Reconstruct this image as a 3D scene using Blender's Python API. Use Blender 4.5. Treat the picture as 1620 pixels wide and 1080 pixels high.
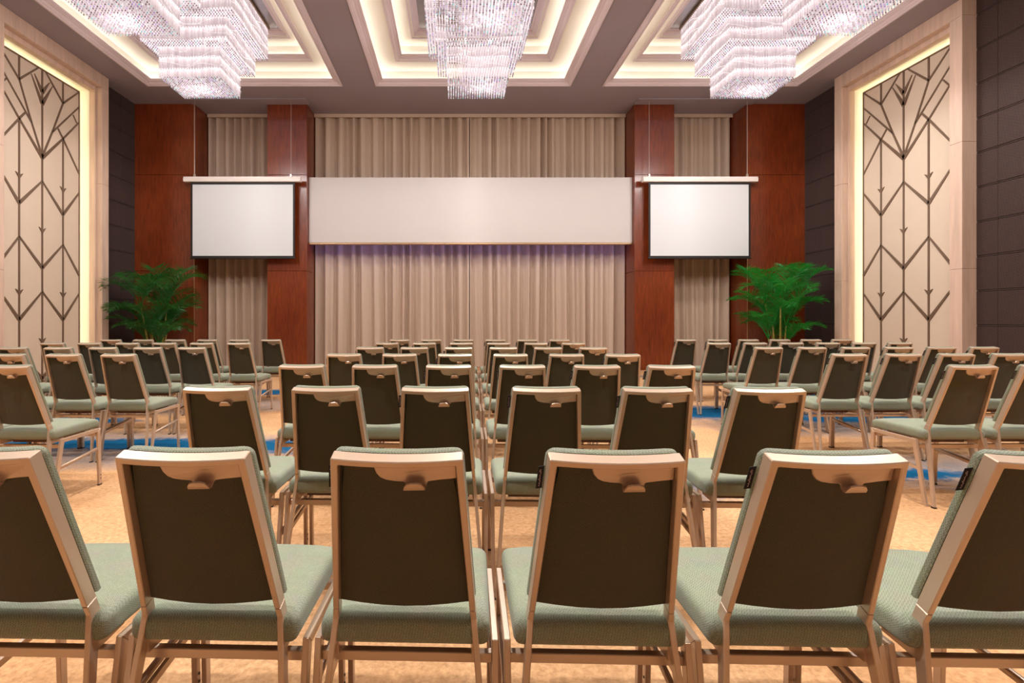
import bpy, bmesh, math, random
from mathutils import Vector, Matrix, Euler
for o in list(bpy.data.objects): bpy.data.objects.remove(o)
S = bpy.context.scene
COL = S.collection
PI = math.pi
CAMZ = 1.21
FPX = 800.0
# ------------------------------------------------------------------ camera
cam = bpy.data.cameras.new('camera')
cam.sensor_width = 36.0
cam.lens = FPX / 1620 * 36.0
cam.shift_x = (810 - 718) / 1620
cam.shift_y = -(540 - 506.3) / 1620
cam.clip_start = 0.05
camo = bpy.data.objects.new('camera', cam)
camo.location = (0, 0, CAMZ)
camo.rotation_euler = (PI / 2, 0, 0)
COL.objects.link(camo)
S.camera = camo
# ------------------------------------------------------------------ world, exposure
w = bpy.data.worlds.new('world'); S.world = w; w.use_nodes = True
w.node_tree.nodes['Background'].inputs[0].default_value = (0.9, 0.8, 0.75, 1)
w.node_tree.nodes['Background'].inputs[1].default_value = 0.05
vs = S.view_settings
vs.view_transform = 'Standard'; vs.look = 'None'; vs.gamma = 1.0; vs.exposure = 0.0
vs.use_curve_mapping = False
# light levels
COVE = 9.5          # cove LED strips
CHAND = 120.0       # watts per chandelier lamp
DOWN = 760.0        # added downlights, out of view
WALLSTRIP = 9.0

# ------------------------------------------------------------------ helpers
def lin(r, g, b):
    f = lambda c: (c / 255 / 12.92) if c / 255 <= 0.04045 else ((c / 255 + 0.055) / 1.055) ** 2.4
    return (f(r), f(g), f(b), 1.0)

class MB:
    """collects verts/faces into one mesh"""
    def __init__(s): s.v = []; s.f = []
    def quad(s, *p):
        n = len(s.v); s.v += [tuple(q) for q in p]; s.f.append(tuple(range(n, n + len(p))))
    def box(s, x0, x1, y0, y1, z0, z1):
        n = len(s.v)
        s.v += [(x0,y0,z0),(x1,y0,z0),(x1,y1,z0),(x0,y1,z0),(x0,y0,z1),(x1,y0,z1),(x1,y1,z1),(x0,y1,z1)]
        s.f += [tuple(n+i for i in q) for q in ((3,2,1,0),(4,5,6,7),(0,1,5,4),(1,2,6,5),(2,3,7,6),(3,0,4,7))]
    def loft(s, secs, closed=False, caps=True):
        n = len(s.v); k = len(secs[0])
        for c in secs: s.v += [tuple(p) for p in c]
        m = len(secs)
        for i in range(m if closed else m - 1):
            a = n + i * k; b = n + ((i + 1) % m) * k
            for j in range(k):
                s.f.append((a + j, a + (j + 1) % k, b + (j + 1) % k, b + j))
        if caps and not closed:
            s.f.append(tuple(n + j for j in reversed(range(k))))
            s.f.append(tuple(n + (m - 1) * k + j for j in range(k)))
    def tube(s, pts, rad, sides=6):
        secs = []
        P = [Vector(p) for p in pts]
        for i, p in enumerate(P):
            t = (P[min(i + 1, len(P) - 1)] - P[max(i - 1, 0)]).normalized()
            a = t.cross(Vector((0, 0, 1)))
            if a.length < 1e-3: a = t.cross(Vector((0, 1, 0)))
            a.normalize(); b = t.cross(a)
            r = rad[i] if isinstance(rad, (list, tuple)) else rad
            secs.append([p + (a * math.cos(2*PI*j/sides) + b * math.sin(2*PI*j/sides)) * r for j in range(sides)])
        s.loft(secs)
    def mesh(s, name, smooth=False, fix=True):
        me = bpy.data.meshes.new(name); me.from_pydata(s.v, [], s.f)
        if fix:
            bm = bmesh.new(); bm.from_mesh(me); bmesh.ops.recalc_face_normals(bm, faces=bm.faces); bm.to_mesh(me); bm.free()
        if smooth:
            for p in me.polygons: p.use_smooth = True
        me.update(); return me

def obj(name, me, m=None, parent=None, loc=None, smooth=False):
    if isinstance(me, MB): me = me.mesh(name, smooth)
    o = bpy.data.objects.new(name, me); COL.objects.link(o)
    if m is not None and not me.materials: me.materials.append(m)
    if parent is not None: o.parent = parent
    if loc: o.location = loc
    return o
def empty(name, loc=(0, 0, 0), rz=0, parent=None):
    o = bpy.data.objects.new(name, None); COL.objects.link(o); o.location = loc; o.rotation_euler = (0, 0, rz)
    o.empty_display_size = 0.1
    if parent is not None: o.parent = parent
    return o
def tag(o, label, cat=None, group=None, kind=None):
    o['label'] = label
    if cat: o['category'] = cat
    if group: o['group'] = group
    if kind: o['kind'] = kind
    return o
def copy_tree(o, parent=None):
    c = o.copy(); COL.objects.link(c)
    if parent is not None: c.parent = parent
    for ch in o.children: copy_tree(ch, c)
    return c
def bevel_mesh(me, width, seg=2, angle=0.5):
    bm = bmesh.new(); bm.from_mesh(me)
    bmesh.ops.remove_doubles(bm, verts=bm.verts, dist=1e-5)
    bmesh.ops.recalc_face_normals(bm, faces=bm.faces)
    ed = [e for e in bm.edges if len(e.link_faces) == 2 and e.calc_face_angle(0) > angle]
    bmesh.ops.bevel(bm, geom=ed, offset=width, segments=seg, profile=0.5, affect='EDGES', clamp_overlap=True)
    bm.to_mesh(me); bm.free(); return me

# ------------------------------------------------------------------ materials
def nt_new(name):
    m = bpy.data.materials.new(name); m.use_nodes = True
    nt = m.node_tree; b = nt.nodes['Principled BSDF']
    return m, nt, b
def N(nt, typ, **kw):
    n = nt.nodes.new(typ)
    for k, v in kw.items():
        if k in n.inputs: n.inputs[k].default_value = v
        else: setattr(n, k, v)
    return n
def simple(name, col, rough=0.5, metal=0.0, spec=0.5, var=0.0, scale=8.0, stretch=(1, 1, 1), bump=0.0, bscale=None, coat=0.0):
    m, nt, b = nt_new(name)
    b.inputs['Roughness'].default_value = rough; b.inputs['Metallic'].default_value = metal
    b.inputs['Specular IOR Level'].default_value = spec; b.inputs['Coat Weight'].default_value = coat
    b.inputs['Coat Roughness'].default_value = 0.15
    b.inputs['Base Color'].default_value = col
    if var or bump:
        tc = N(nt, 'ShaderNodeTexCoord'); mp = N(nt, 'ShaderNodeMapping'); mp.inputs['Scale'].default_value = stretch
        nt.links.new(tc.outputs['Object'], mp.inputs['Vector'])
    if var:
        no = N(nt, 'ShaderNodeTexNoise', Scale=scale, Detail=6.0, Roughness=0.6)
        nt.links.new(mp.outputs[0], no.inputs['Vector'])
        rp = N(nt, 'ShaderNodeValToRGB')
        rp.color_ramp.elements[0].position = 0.3; rp.color_ramp.elements[1].position = 0.7
        rp.color_ramp.elements[0].color = tuple(c * (1 - var) for c in col[:3]) + (1,)
        rp.color_ramp.elements[1].color = tuple(min(1, c * (1 + var)) for c in col[:3]) + (1,)
        nt.links.new(no.outputs['Fac'], rp.inputs['Fac']); nt.links.new(rp.outputs['Color'], b.inputs['Base Color'])
    if bump:
        n2 = N(nt, 'ShaderNodeTexNoise', Scale=bscale or scale, Detail=3.0)
        nt.links.new(mp.outputs[0], n2.inputs['Vector'])
        bp = N(nt, 'ShaderNodeBump', Strength=bump, Distance=0.01)
        nt.links.new(n2.outputs['Fac'], bp.inputs['Height']); nt.links.new(bp.outputs[0], b.inputs['Normal'])
    return m
def emis(name, col, strength):
    m, nt, b = nt_new(name)
    b.inputs['Base Color'].default_value = (0.8, 0.8, 0.8, 1)
    b.inputs['Emission Color'].default_value = col; b.inputs['Emission Strength'].default_value = strength
    return m
def weave(name, c1, c2, cell, rough=0.85, bump=0.4):
    """woven upholstery: diagonal dotted weave a few millimetres across"""
    m, nt, b = nt_new(name)
    b.inputs['Roughness'].default_value = rough; b.inputs['Specular IOR Level'].default_value = 0.2
    b.inputs['Sheen Weight'].default_value = 0.15
    tc = N(nt, 'ShaderNodeTexCoord'); mp = N(nt, 'ShaderNodeMapping')
    mp.inputs['Rotation'].default_value = (0.6, 0.5, PI / 4)
    nt.links.new(tc.outputs['Object'], mp.inputs['Vector'])
    vo = N(nt, 'ShaderNodeTexVoronoi', Scale=1.0 / cell, Randomness=0.25)
    nt.links.new(mp.outputs[0], vo.inputs['Vector'])
    no = N(nt, 'ShaderNodeTexNoise', Scale=14.0, Detail=4.0)
    nt.links.new(tc.outputs['Object'], no.inputs['Vector'])
    rp = N(nt, 'ShaderNodeValToRGB')
    rp.color_ramp.elements[0].position = 0.1; rp.color_ramp.elements[1].position = 0.75
    rp.color_ramp.elements[0].color = c2; rp.color_ramp.elements[1].color = c1
    nt.links.new(vo.outputs['Distance'], rp.inputs['Fac'])
    mx = N(nt, 'ShaderNodeMix', data_type='RGBA', blend_type='MULTIPLY'); mx.inputs[0].default_value = 0.25
    nt.links.new(rp.outputs[0], mx.inputs[6]); nt.links.new(no.outputs['Color'], mx.inputs[7])
    nt.links.new(mx.outputs[2], b.inputs['Base Color'])
    bp = N(nt, 'ShaderNodeBump', Strength=bump, Distance=0.002, invert=True)
    nt.links.new(vo.outputs['Distance'], bp.inputs['Height']); nt.links.new(bp.outputs[0], b.inputs['Normal'])
    return m
def wood_mat():
    m, nt, b = nt_new('red_lacquered_wood')
    b.inputs['Roughness'].default_value = 0.34; b.inputs['Specular IOR Level'].default_value = 0.45
    b.inputs['Coat Weight'].default_value = 0.3; b.inputs['Coat Roughness'].default_value = 0.12
    tc = N(nt, 'ShaderNodeTexCoord'); mp = N(nt, 'ShaderNodeMapping'); mp.inputs['Scale'].default_value = (9, 9, 0.9)
    nt.links.new(tc.outputs['Object'], mp.inputs['Vector'])
    no = N(nt, 'ShaderNodeTexNoise', Scale=3.0, Detail=9.0, Roughness=0.65, Distortion=0.6)
    nt.links.new(mp.outputs[0], no.inputs['Vector'])
    n2 = N(nt, 'ShaderNodeTexNoise', Scale=1.1, Detail=2.0)
    nt.links.new(tc.outputs['Object'], n2.inputs['Vector'])
    rp = N(nt, 'ShaderNodeValToRGB')
    rp.color_ramp.elements[0].position = 0.25; rp.color_ramp.elements[1].position = 0.8
    rp.color_ramp.elements[0].color = lin(88, 36, 14); rp.color_ramp.elements[1].color = lin(152, 68, 24)
    nt.links.new(no.outputs['Fac'], rp.inputs['Fac'])
    r2 = N(nt, 'ShaderNodeValToRGB')
    r2.color_ramp.elements[0].position = 0.35; r2.color_ramp.elements[1].position = 0.65
    r2.color_ramp.elements[0].color = (0.8, 0.72, 0.7, 1); r2.color_ramp.elements[1].color = (1, 1, 1, 1)
    nt.links.new(n2.outputs['Fac'], r2.inputs['Fac'])
    mx = N(nt, 'ShaderNodeMix', data_type='RGBA', blend_type='MULTIPLY'); mx.inputs[0].default_value = 1.0
    nt.links.new(rp.outputs[0], mx.inputs[6]); nt.links.new(r2.outputs[0], mx.inputs[7])
    nt.links.new(mx.outputs[2], b.inputs['Base Color'])
    return m
def carpet_mat():
    """gold carpet with soft woven blue streaks; streak positions in metres on the floor"""
    m, nt, b = nt_new('gold_and_blue_carpet')
    b.inputs['Roughness'].default_value = 0.95; b.inputs['Specular IOR Level'].default_value = 0.1
    tc = N(nt, 'ShaderNodeTexCoord')
    big = N(nt, 'ShaderNodeTexNoise', Scale=0.7, Detail=5.0, Roughness=0.6)
    fine = N(nt, 'ShaderNodeTexNoise', Scale=42.0, Detail=3.0, Roughness=0.7)
    mid = N(nt, 'ShaderNodeTexNoise', Scale=7.0, Detail=6.0, Roughness=0.75)
    for n in (big, fine, mid): nt.links.new(tc.outputs['Object'], n.inputs['Vector'])
    def mixc(fac, a, bb, mode='MIX'):
        mx = N(nt, 'ShaderNodeMix', data_type='RGBA', blend_type=mode)
        for sock, val in ((mx.inputs[0], fac), (mx.inputs[6], a), (mx.inputs[7], bb)):
            if hasattr(val, 'links') or hasattr(val, 'node'): nt.links.new(val, sock)
            else: sock.default_value = val
        return mx.outputs[2]
    def mth(op, a, bb=0.0, c=0.0, clamp=False):
        n = N(nt, 'ShaderNodeMath', operation=op); n.use_clamp = clamp
        for i, val in enumerate((a, bb, c)):
            if hasattr(val, 'node'): nt.links.new(val, n.inputs[i])
            else: n.inputs[i].default_value = val
        return n.outputs[0]
    r1 = N(nt, 'ShaderNodeValToRGB')
    r1.color_ramp.elements[0].position = 0.3; r1.color_ramp.elements[1].position = 0.7
    r1.color_ramp.elements[0].color = lin(192, 142, 96); r1.color_ramp.elements[1].color = lin(224, 182, 138)
    nt.links.new(big.outputs['Fac'], r1.inputs['Fac'])
    r2 = N(nt, 'ShaderNodeValToRGB')
    r2.color_ramp.elements[0].position = 0.3; r2.color_ramp.elements[1].position = 0.7
    r2.color_ramp.elements[0].color = (0.6, 0.56, 0.52, 1); r2.color_ramp.elements[1].color = (1, 1, 1, 1)
    nt.links.new(fine.outputs['Fac'], r2.inputs['Fac'])
    base = mixc(1.0, r1.outputs[0], r2.outputs[0], 'MULTIPLY')
    # warped coordinates for the streaks
    wv = N(nt, 'ShaderNodeVectorMath', operation='MULTIPLY_ADD')
    nt.links.new(mid.outputs['Color'], wv.inputs[0]); wv.inputs[1].default_value = (0.7, 0.45, 0)
    nt.links.new(tc.outputs['Object'], wv.inputs[2])
    sep = N(nt, 'ShaderNodeSeparateXYZ'); nt.links.new(wv.outputs[0], sep.inputs[0])
    X, Y = sep.outputs[0], sep.outputs[1]
    def streaks(lst):
        acc = None
        for (cx, cy, rx, ry) in lst:
            dx = mth('DIVIDE', mth('SUBTRACT', X, cx + 0.35), rx); dy = mth('DIVIDE', mth('SUBTRACT', Y, cy + 0.22), ry)
            d = mth('ADD', mth('MULTIPLY', dx, dx), mth('MULTIPLY', dy, dy))
            v = mth('SUBTRACT', 1.0, d, clamp=True)
            acc = v if acc is None else mth('MAXIMUM', acc, v)
        return mth('POWER', acc, 0.6)
    grey = streaks([(-3.3, 4.8, 2.6, 0.75), (4.4, 4.05, 1.9, 0.55), (5.0, 5.9, 2.4, 0.8), (-4.5, 7.2, 3.0, 0.8), (-1.2, 8.6, 3.2, 0.5), (1.6, 3.6, 1.2, 0.25)])
    blue = streaks([(-2.9, 4.95, 2.3, 0.26), (-1.5, 4.85, 0.7, 0.25), (3.6, 6.65, 1.5, 0.55), (5.2, 6.2, 1.6, 0.3), (3.55, 3.98, 0.62, 0.15),
                    (-3.1, 8.5, 1.3, 0.35), (0.4, 10.9, 4.2, 0.4), (-4.6, 6.1, 0.9, 0.22), (6.2, 8.4, 1.7, 0.4), (1.35, 3.75, 0.5, 0.12)])
    # broken threads
    gm = mth('MULTIPLY', grey, mth('MULTIPLY', mid.outputs['Fac'], 1.7), clamp=True)
    bm_ = mth('MULTIPLY', mth('MULTIPLY', blue, 1.5), mth('ADD', 0.35, mid.outputs['Fac']), clamp=True)
    c = mixc(gm, base, lin(120, 116, 118)); c = mixc(bm_, c, lin(6, 76, 112))
    nt.links.new(c, b.inputs['Base Color'])
    bp = N(nt, 'ShaderNodeBump', Strength=0.35, Distance=0.004)
    nt.links.new(fine.outputs['Fac'], bp.inputs['Height']); nt.links.new(bp.outputs[0], b.inputs['Normal'])
    return m
def crystal_mat(name, glow, tint, cols, lo=0.35, hi=1.5, clear=0.15, waves=False, dark=0.4):
    """cut crystal, clear and glossy; inner light painted as emission, sparkle as per-island tints"""
    m, nt, b = nt_new(name)
    m.cycles.emission_sampling = 'NONE'
    geo = N(nt, 'ShaderNodeNewGeometry')
    rp = N(nt, 'ShaderNodeValToRGB'); cr = rp.color_ramp
    cr.elements[0].position = 0.0; cr.elements[0].color = cols[0][1] + (1,)
    cr.elements[1].position = 1.0; cr.elements[1].color = cols[-1][1] + (1,)
    for p, c in cols[1:-1]:
        e = cr.elements.new(p); e.color = c + (1,)
    nt.links.new(geo.outputs['Random Per Island'], rp.inputs['Fac'])
    tc = N(nt, 'ShaderNodeTexCoord')
    no = N(nt, 'ShaderNodeTexNoise', Scale=26.0, Detail=2.0); nt.links.new(tc.outputs['Object'], no.inputs['Vector'])
    sp = N(nt, 'ShaderNodeMapRange'); sp.inputs[1].default_value = 0.42; sp.inputs[2].default_value = 0.72
    sp.inputs[3].default_value = lo * glow; sp.inputs[4].default_value = hi * glow
    nt.links.new(no.outputs['Fac'], sp.inputs[0])
    mx = N(nt, 'ShaderNodeMix', data_type='RGBA', blend_type='MULTIPLY'); mx.inputs[0].default_value = 1.0
    nt.links.new(rp.outputs[0], mx.inputs[6]); mx.inputs[7].default_value = tint
    nt.links.new(mx.outputs[2], b.inputs['Emission Color']); dk = N(nt, 'ShaderNodeMix', data_type='RGBA', blend_type='MULTIPLY'); dk.inputs[0].default_value = 1.0; dk.inputs[7].default_value = (dark, dark, dark, 1)
    nt.links.new(mx.outputs[2], dk.inputs[6]); nt.links.new(dk.outputs[2], b.inputs['Base Color'])
    if waves:
        wt = N(nt, 'ShaderNodeTexWave', wave_type='BANDS', bands_direction='Z', wave_profile='SAW', Scale=1.55, Distortion=3.2, Detail=1.0)  # soft bright waves of lit strands, painted into the emission
        wt.inputs['Detail Scale'].default_value = 0.7
        nt.links.new(tc.outputs['Object'], wt.inputs['Vector'])
        pw = N(nt, 'ShaderNodeMath', operation='POWER'); pw.inputs[1].default_value = 2.6; nt.links.new(wt.outputs['Fac'], pw.inputs[0])
        ma = N(nt, 'ShaderNodeMath', operation='MULTIPLY_ADD'); ma.inputs[1].default_value = 1.5; ma.inputs[2].default_value = 0.8
        nt.links.new(pw.outputs[0], ma.inputs[0])
        mu = N(nt, 'ShaderNodeMath', operation='MULTIPLY'); nt.links.new(ma.outputs[0], mu.inputs[0]); nt.links.new(sp.outputs[0], mu.inputs[1])
        nt.links.new(mu.outputs[0], b.inputs['Emission Strength'])
    else: nt.links.new(sp.outputs[0], b.inputs['Emission Strength'])
    b.inputs['Roughness'].default_value = 0.12
    tr = N(nt, 'ShaderNodeBsdfTransparent'); ms = N(nt, 'ShaderNodeMixShader'); ms.inputs[0].default_value = clear
    out = nt.nodes['Material Output']
    nt.links.new(b.outputs[0], ms.inputs[1]); nt.links.new(tr.outputs[0], ms.inputs[2]); nt.links.new(ms.outputs[0], out.inputs[0])
    return m

M = dict(
    ceiling=simple('mauve_grey_ceiling_paint', lin(150, 139, 146), 0.8, var=0.03, scale=1.5),
    crown=simple('pale_moulding_paint', lin(222, 208, 212), 0.45),
    cove=simple('cream_cove_paint', lin(236, 232, 220), 0.8),
    mirror=simple('smoked_mirror', lin(170, 168, 172), 0.25, metal=0.6, var=0.12, scale=3),
    stone=simple('pink_travertine', lin(206, 178, 158), 0.45, var=0.14, scale=2.0, stretch=(6, 6, 0.5)),
    darkwall=weave('dark_brown_wall_leather', lin(68, 48, 43), lin(49, 34, 31), 0.03, 0.6, 0.15),
    darkback=simple('dark_groove', lin(30, 20, 18), 0.8),
    wood=wood_mat(),
    woodgap=simple('wood_shadow_gap', lin(52, 16, 8), 0.6),
    brass=simple('thin_metal_edge', lin(196, 160, 120), 0.35, metal=0.6),
    panel=simple('cream_lacquer_panel', lin(212, 193, 172), 0.45, var=0.02, scale=2),
    bronze=simple('bronze_metal_strip', lin(122, 100, 82), 0.4, metal=0.3),
    curtain=None,
    bulk=simple('blush_painted_bulkhead', lin(200, 193, 190), 0.7, var=0.015, scale=0.8),
    screen=simple('white_projection_fabric', lin(214, 217, 220), 0.8, bump=0.05, bscale=300),
    blackframe=simple('black_screen_border', lin(24, 20, 20), 0.6),
    housing=simple('off_white_screen_housing', lin(236, 228, 222), 0.4),
    wire=simple('pale_steel_wire', lin(190, 180, 175), 0.4, metal=0.5),
    metal=simple('champagne_powder_coated_metal', lin(192, 166, 142), 0.30, metal=0.35, spec=0.7),
    seat=weave('sage_green_weave', lin(153, 157, 134), lin(104, 109, 89), 0.0042),
    back=weave('dark_olive_brown_weave', lin(86, 80, 60), lin(60, 56, 40), 0.0035, 0.9, 0.3),
    base=simple('brown_seat_board', lin(120, 86, 70), 0.6, var=0.1, scale=10),
    tagm=simple('black_fabric_tag', lin(22, 14, 20), 0.8),
    tagt=simple('pale_tag_stitching', lin(170, 150, 150), 0.7),
    glide=simple('black_plastic_glide', lin(40, 34, 30), 0.5),
    carpet=carpet_mat(),
    leaf=None, cane=simple('yellow_green_cane', lin(128, 122, 48), 0.5, var=0.3, scale=6, stretch=(1, 1, 3)),
    pot=simple('dark_ceramic_pot', lin(58, 44, 38), 0.3), soil=simple('potting_soil', lin(50, 36, 26), 0.95, bump=0.5, bscale=60),
    crystal=crystal_mat('crystal_rods', 0.54, (1, 0.93, 0.93, 1), [(0.0, (0.80, 0.70, 0.73)), (0.4, (0.92, 0.83, 0.86)), (1.0, (1, 0.94, 0.95))], 0.85, 1.15, 0.15, True),
    tips=crystal_mat('crystal_tips', 0.6, (1, 1, 1, 1), [(0.0, (0.25, 0.17, 0.2)), (0.3, (0.45, 0.33, 0.38)), (0.55, (0.75, 0.62, 0.68)), (0.66, (0.6, 0.4, 0.85)), (0.72, (1, 0.9, 0.93)), (0.86, (0.3, 0.8, 0.85)), (0.9, (1, 1, 1)), (1.0, (1, 1, 1))], 0.7, 1.6, 0.0, False, 0.08),  # dark, white and rainbow tints painted in as sparkle
    beads=crystal_mat('crystal_beads', 0.75, (1, 0.98, 0.98, 1), [(0.0, (0.85, 0.78, 0.8)), (0.5, (1, 0.97, 0.97)), (1.0, (1, 1, 1))], 0.9, 1.8, 0.1),
    plate=simple('bronze_ceiling_plate', lin(120, 96, 70), 0.3, metal=0.8),
    ledwarm=emis('warm_cove_led', (1.0, 0.965, 0.87, 1), COVE),
    ledwall=emis('yellow_wall_led', (1.0, 0.86, 0.52, 1), WALLSTRIP),
    ledblue=emis('blue_led', (0.14, 0.2, 1.0, 1), 8.0),
    downglow=emis('downlight_lens', (1.0, 0.9, 0.8, 1), 8.0),
)
def leaf_mat(name, c1, c2):
    m = simple(name, c1, 0.4, var=0.25, scale=5)
    b = m.node_tree.nodes['Principled BSDF']; nt = m.node_tree
    tl = N(nt, 'ShaderNodeBsdfTranslucent'); tl.inputs[0].default_value = c2
    ms = N(nt, 'ShaderNodeMixShader'); ms.inputs[0].default_value = 0.25
    nt.links.new(b.outputs[0], ms.inputs[1]); nt.links.new(tl.outputs[0], ms.inputs[2]); nt.links.new(ms.outputs[0], nt.nodes['Material Output'].inputs[0])
    return m
M['leaf'] = leaf_mat('palm_leaf_less_lit_green', lin(34, 104, 38), lin(50, 130, 40))  # darker leaf copy, painted for the palm that gets less light
M['leaf2'] = leaf_mat('palm_leaf_spotlit_green', lin(24, 138, 44), lin(40, 170, 50))  # brighter leaf copy: the spot-lit look is painted into the green
def curtain_mat():
    m = simple('taupe_drape_fabric', lin(198, 176, 156), 0.85, spec=0.2, var=0.06, scale=5, stretch=(30, 30, 0.6), bump=0.1, bscale=220)
    return m
M['curtain'] = curtain_mat()

# ------------------------------------------------------------------ dimensions of the hall
CX = 0.41                                   # axis of the hall
XL, XR = CX - 8.16, CX + 8.11               # side walls
YB, YC, YR = 12.25, 12.87, -5.0             # wood fronts, curtain plane, rear wall
ZC = CAMZ + 5.24                            # ceiling
# trays: three across, two along
TCX = [CX + 0.02 - 5.10, CX + 0.02, CX + 0.02 + 5.07]
THW = 2.145
TYS = [(3.10, 11.27), (-4.6, 2.3)]

# ---- floor
mb = MB(); mb.box(XL - 0.5, XR + 0.5, YR, YC + 0.4, -0.1, 0.0)
tag(obj('floor', mb, M['carpet']), 'gold carpet with soft blue and grey woven streaks', 'floor', kind='structure')
# ---- ceiling with tray openings
xs = [XL - 0.5]
for c in TCX: xs += [c - THW, c + THW]
xs.append(XR + 0.5)
ys = [YR, TYS[1][0], TYS[1][1], TYS[0][0], TYS[0][1], YC + 0.4]
mb = MB()
for i in range(len(xs) - 1):
    for j in range(len(ys) - 1):
        if i % 2 == 1 and j in (1, 3): continue
        mb.quad((xs[i], ys[j], ZC), (xs[i+1], ys[j], ZC), (xs[i+1], ys[j+1], ZC), (xs[i], ys[j+1], ZC))
ceil = obj('ceiling', mb.mesh('ceiling', fix=False), M['ceiling'])
tag(ceil, 'mauve grey ceiling with stepped light trays', 'ceiling', kind='structure')
def ringpts(cx, y0, y1, k, z):
    return [(cx - THW + k, y0 + k, z), (cx + THW - k, y0 + k, z), (cx + THW - k, y1 - k, z), (cx - THW + k, y1 - k, z)]
def ringloft(prof, cx, y0, y1):
    mb = MB(); secs = [ringpts(cx, y0, y1, k, z) for k, z in prof]
    n = 0
    for s in secs: mb.v += s
    for i in range(len(secs) - 1):
        for j in range(4):
            mb.f.append((i*4 + j, i*4 + (j+1) % 4, (i+1)*4 + (j+1) % 4, (i+1)*4 + j))
    return mb
Z1, Z2, Z3 = ZC + 0.29, ZC + 0.58, ZC + 0.67
def crown(k, z, wd, rise):
    """stepped crown moulding climbing inwards, with a trough behind its lip"""
    q = wd / 0.145
    return [(k - 0.035, z + 0.0), (k - 0.035, z - 0.02), (k, z - 0.02), (k, z - 0.005), (k + 0.03*q, z + 0.005), (k + 0.05*q, z + 0.02), (k + 0.05*q, z + 0.03),
            (k + 0.09*q, z + rise*0.5), (k + 0.11*q, z + rise*0.72), (k + 0.11*q, z + rise*0.8), (k + wd, z + rise*0.85), (k + wd, z + rise), (k + wd - 0.02, z + rise), (k + wd - 0.02, z + rise - 0.03), (k + 0.03, z + rise - 0.03)]
for (y0, y1) in TYS:
    for cx in TCX:
        cof = obj('coffer', ringloft([(0.0, ZC - 0.0), (0.03, ZC + 0.05), (0.03, Z1), (0.52, Z1), (0.53, Z1 + 0.05), (0.53, Z2), (0.90, Z2), (0.90, Z3 + 0.02)], cx, y0, y1).mesh('coffer', fix=False), M['cove'], ceil)
        obj('crown_moulding', ringloft(crown(0.0, ZC, 0.145, 0.08), cx, y0, y1).mesh('crown', fix=False), M['crown'], cof)
        obj('crown_moulding', ringloft(crown(0.50, Z1, 0.115, 0.08), cx, y0, y1).mesh('crown', fix=False), M['crown'], cof)
        obj('crown_moulding', ringloft([(0.83, Z2), (0.83, Z2 - 0.02), (0.86, Z2 - 0.02), (0.86, Z2), (0.90, Z2 + 0.02), (0.92, Z2 + 0.05), (0.98, Z2 + 0.06), (0.98, Z2 + 0.08), (1.02, Z2 + 0.085), (1.02, Z3)], cx, y0, y1).mesh('crown', fix=False), M['crown'], cof)
        mm = MB(); mm.quad(*ringpts(cx, y0, y1, 1.0, Z3)); obj('mirror_panel', mm.mesh('mirror', fix=False), M['mirror'], cof)
        for k, z in ((0.06, ZC + 0.06), (0.555, Z1 + 0.06)):
            mm = MB()
            a, b2 = ringpts(cx, y0, y1, k, z), ringpts(cx, y0, y1, k + 0.03, z)
            for j in range(4): mm.quad(a[j], a[(j+1) % 4], b2[(j+1) % 4], b2[j])
            obj('light_strip', mm.mesh('led', fix=False), M['ledwarm'], cof)
# thin dropped edge above the columns
for x0, x1 in ((CX - 6.75, CX - 3.9), (CX + 3.95, CX + 6.8)):
    mb = MB(); mb.box(x0, x1, YB - 0.32, YB - 0.02, ZC - 0.03, ZC - 0.002); obj('dropped_edge', mb, M['ceiling'], ceil)
# ---- walls
mb = MB(); mb.box(XL - 0.6, XL - 0.5, YR, YC + 0.4, 0, ZC + 0.05); wl = obj('wall_left', mb, M['darkback'])
tag(wl, 'left wall with dark brown padded panels', 'wall', kind='structure')
mb = MB(); mb.box(XR + 0.5, XR + 0.6, YR, YC + 0.4, 0, ZC + 0.05); wr = obj('wall_right', mb, M['darkback'])
tag(wr, 'right wall with dark brown padded panels', 'wall', kind='structure')
mb = MB(); mb.box(XL - 0.6, XR + 0.6, YC + 0.3, YC + 0.4, 0, ZC + 0.05); wb = obj('wall_back', mb, M['darkback'])
tag(wb, 'back wall with red wood panels and columns', 'wall', kind='structure')
mb = MB(); mb.box(XL - 0.6, XR + 0.6, YR - 0.1, YR, 0, ZC + 0.05); wrear = obj('wall_rear', mb, M['ceiling'])
tag(wrear, 'plain wall behind the seating', 'wall', kind='structure')

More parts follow.
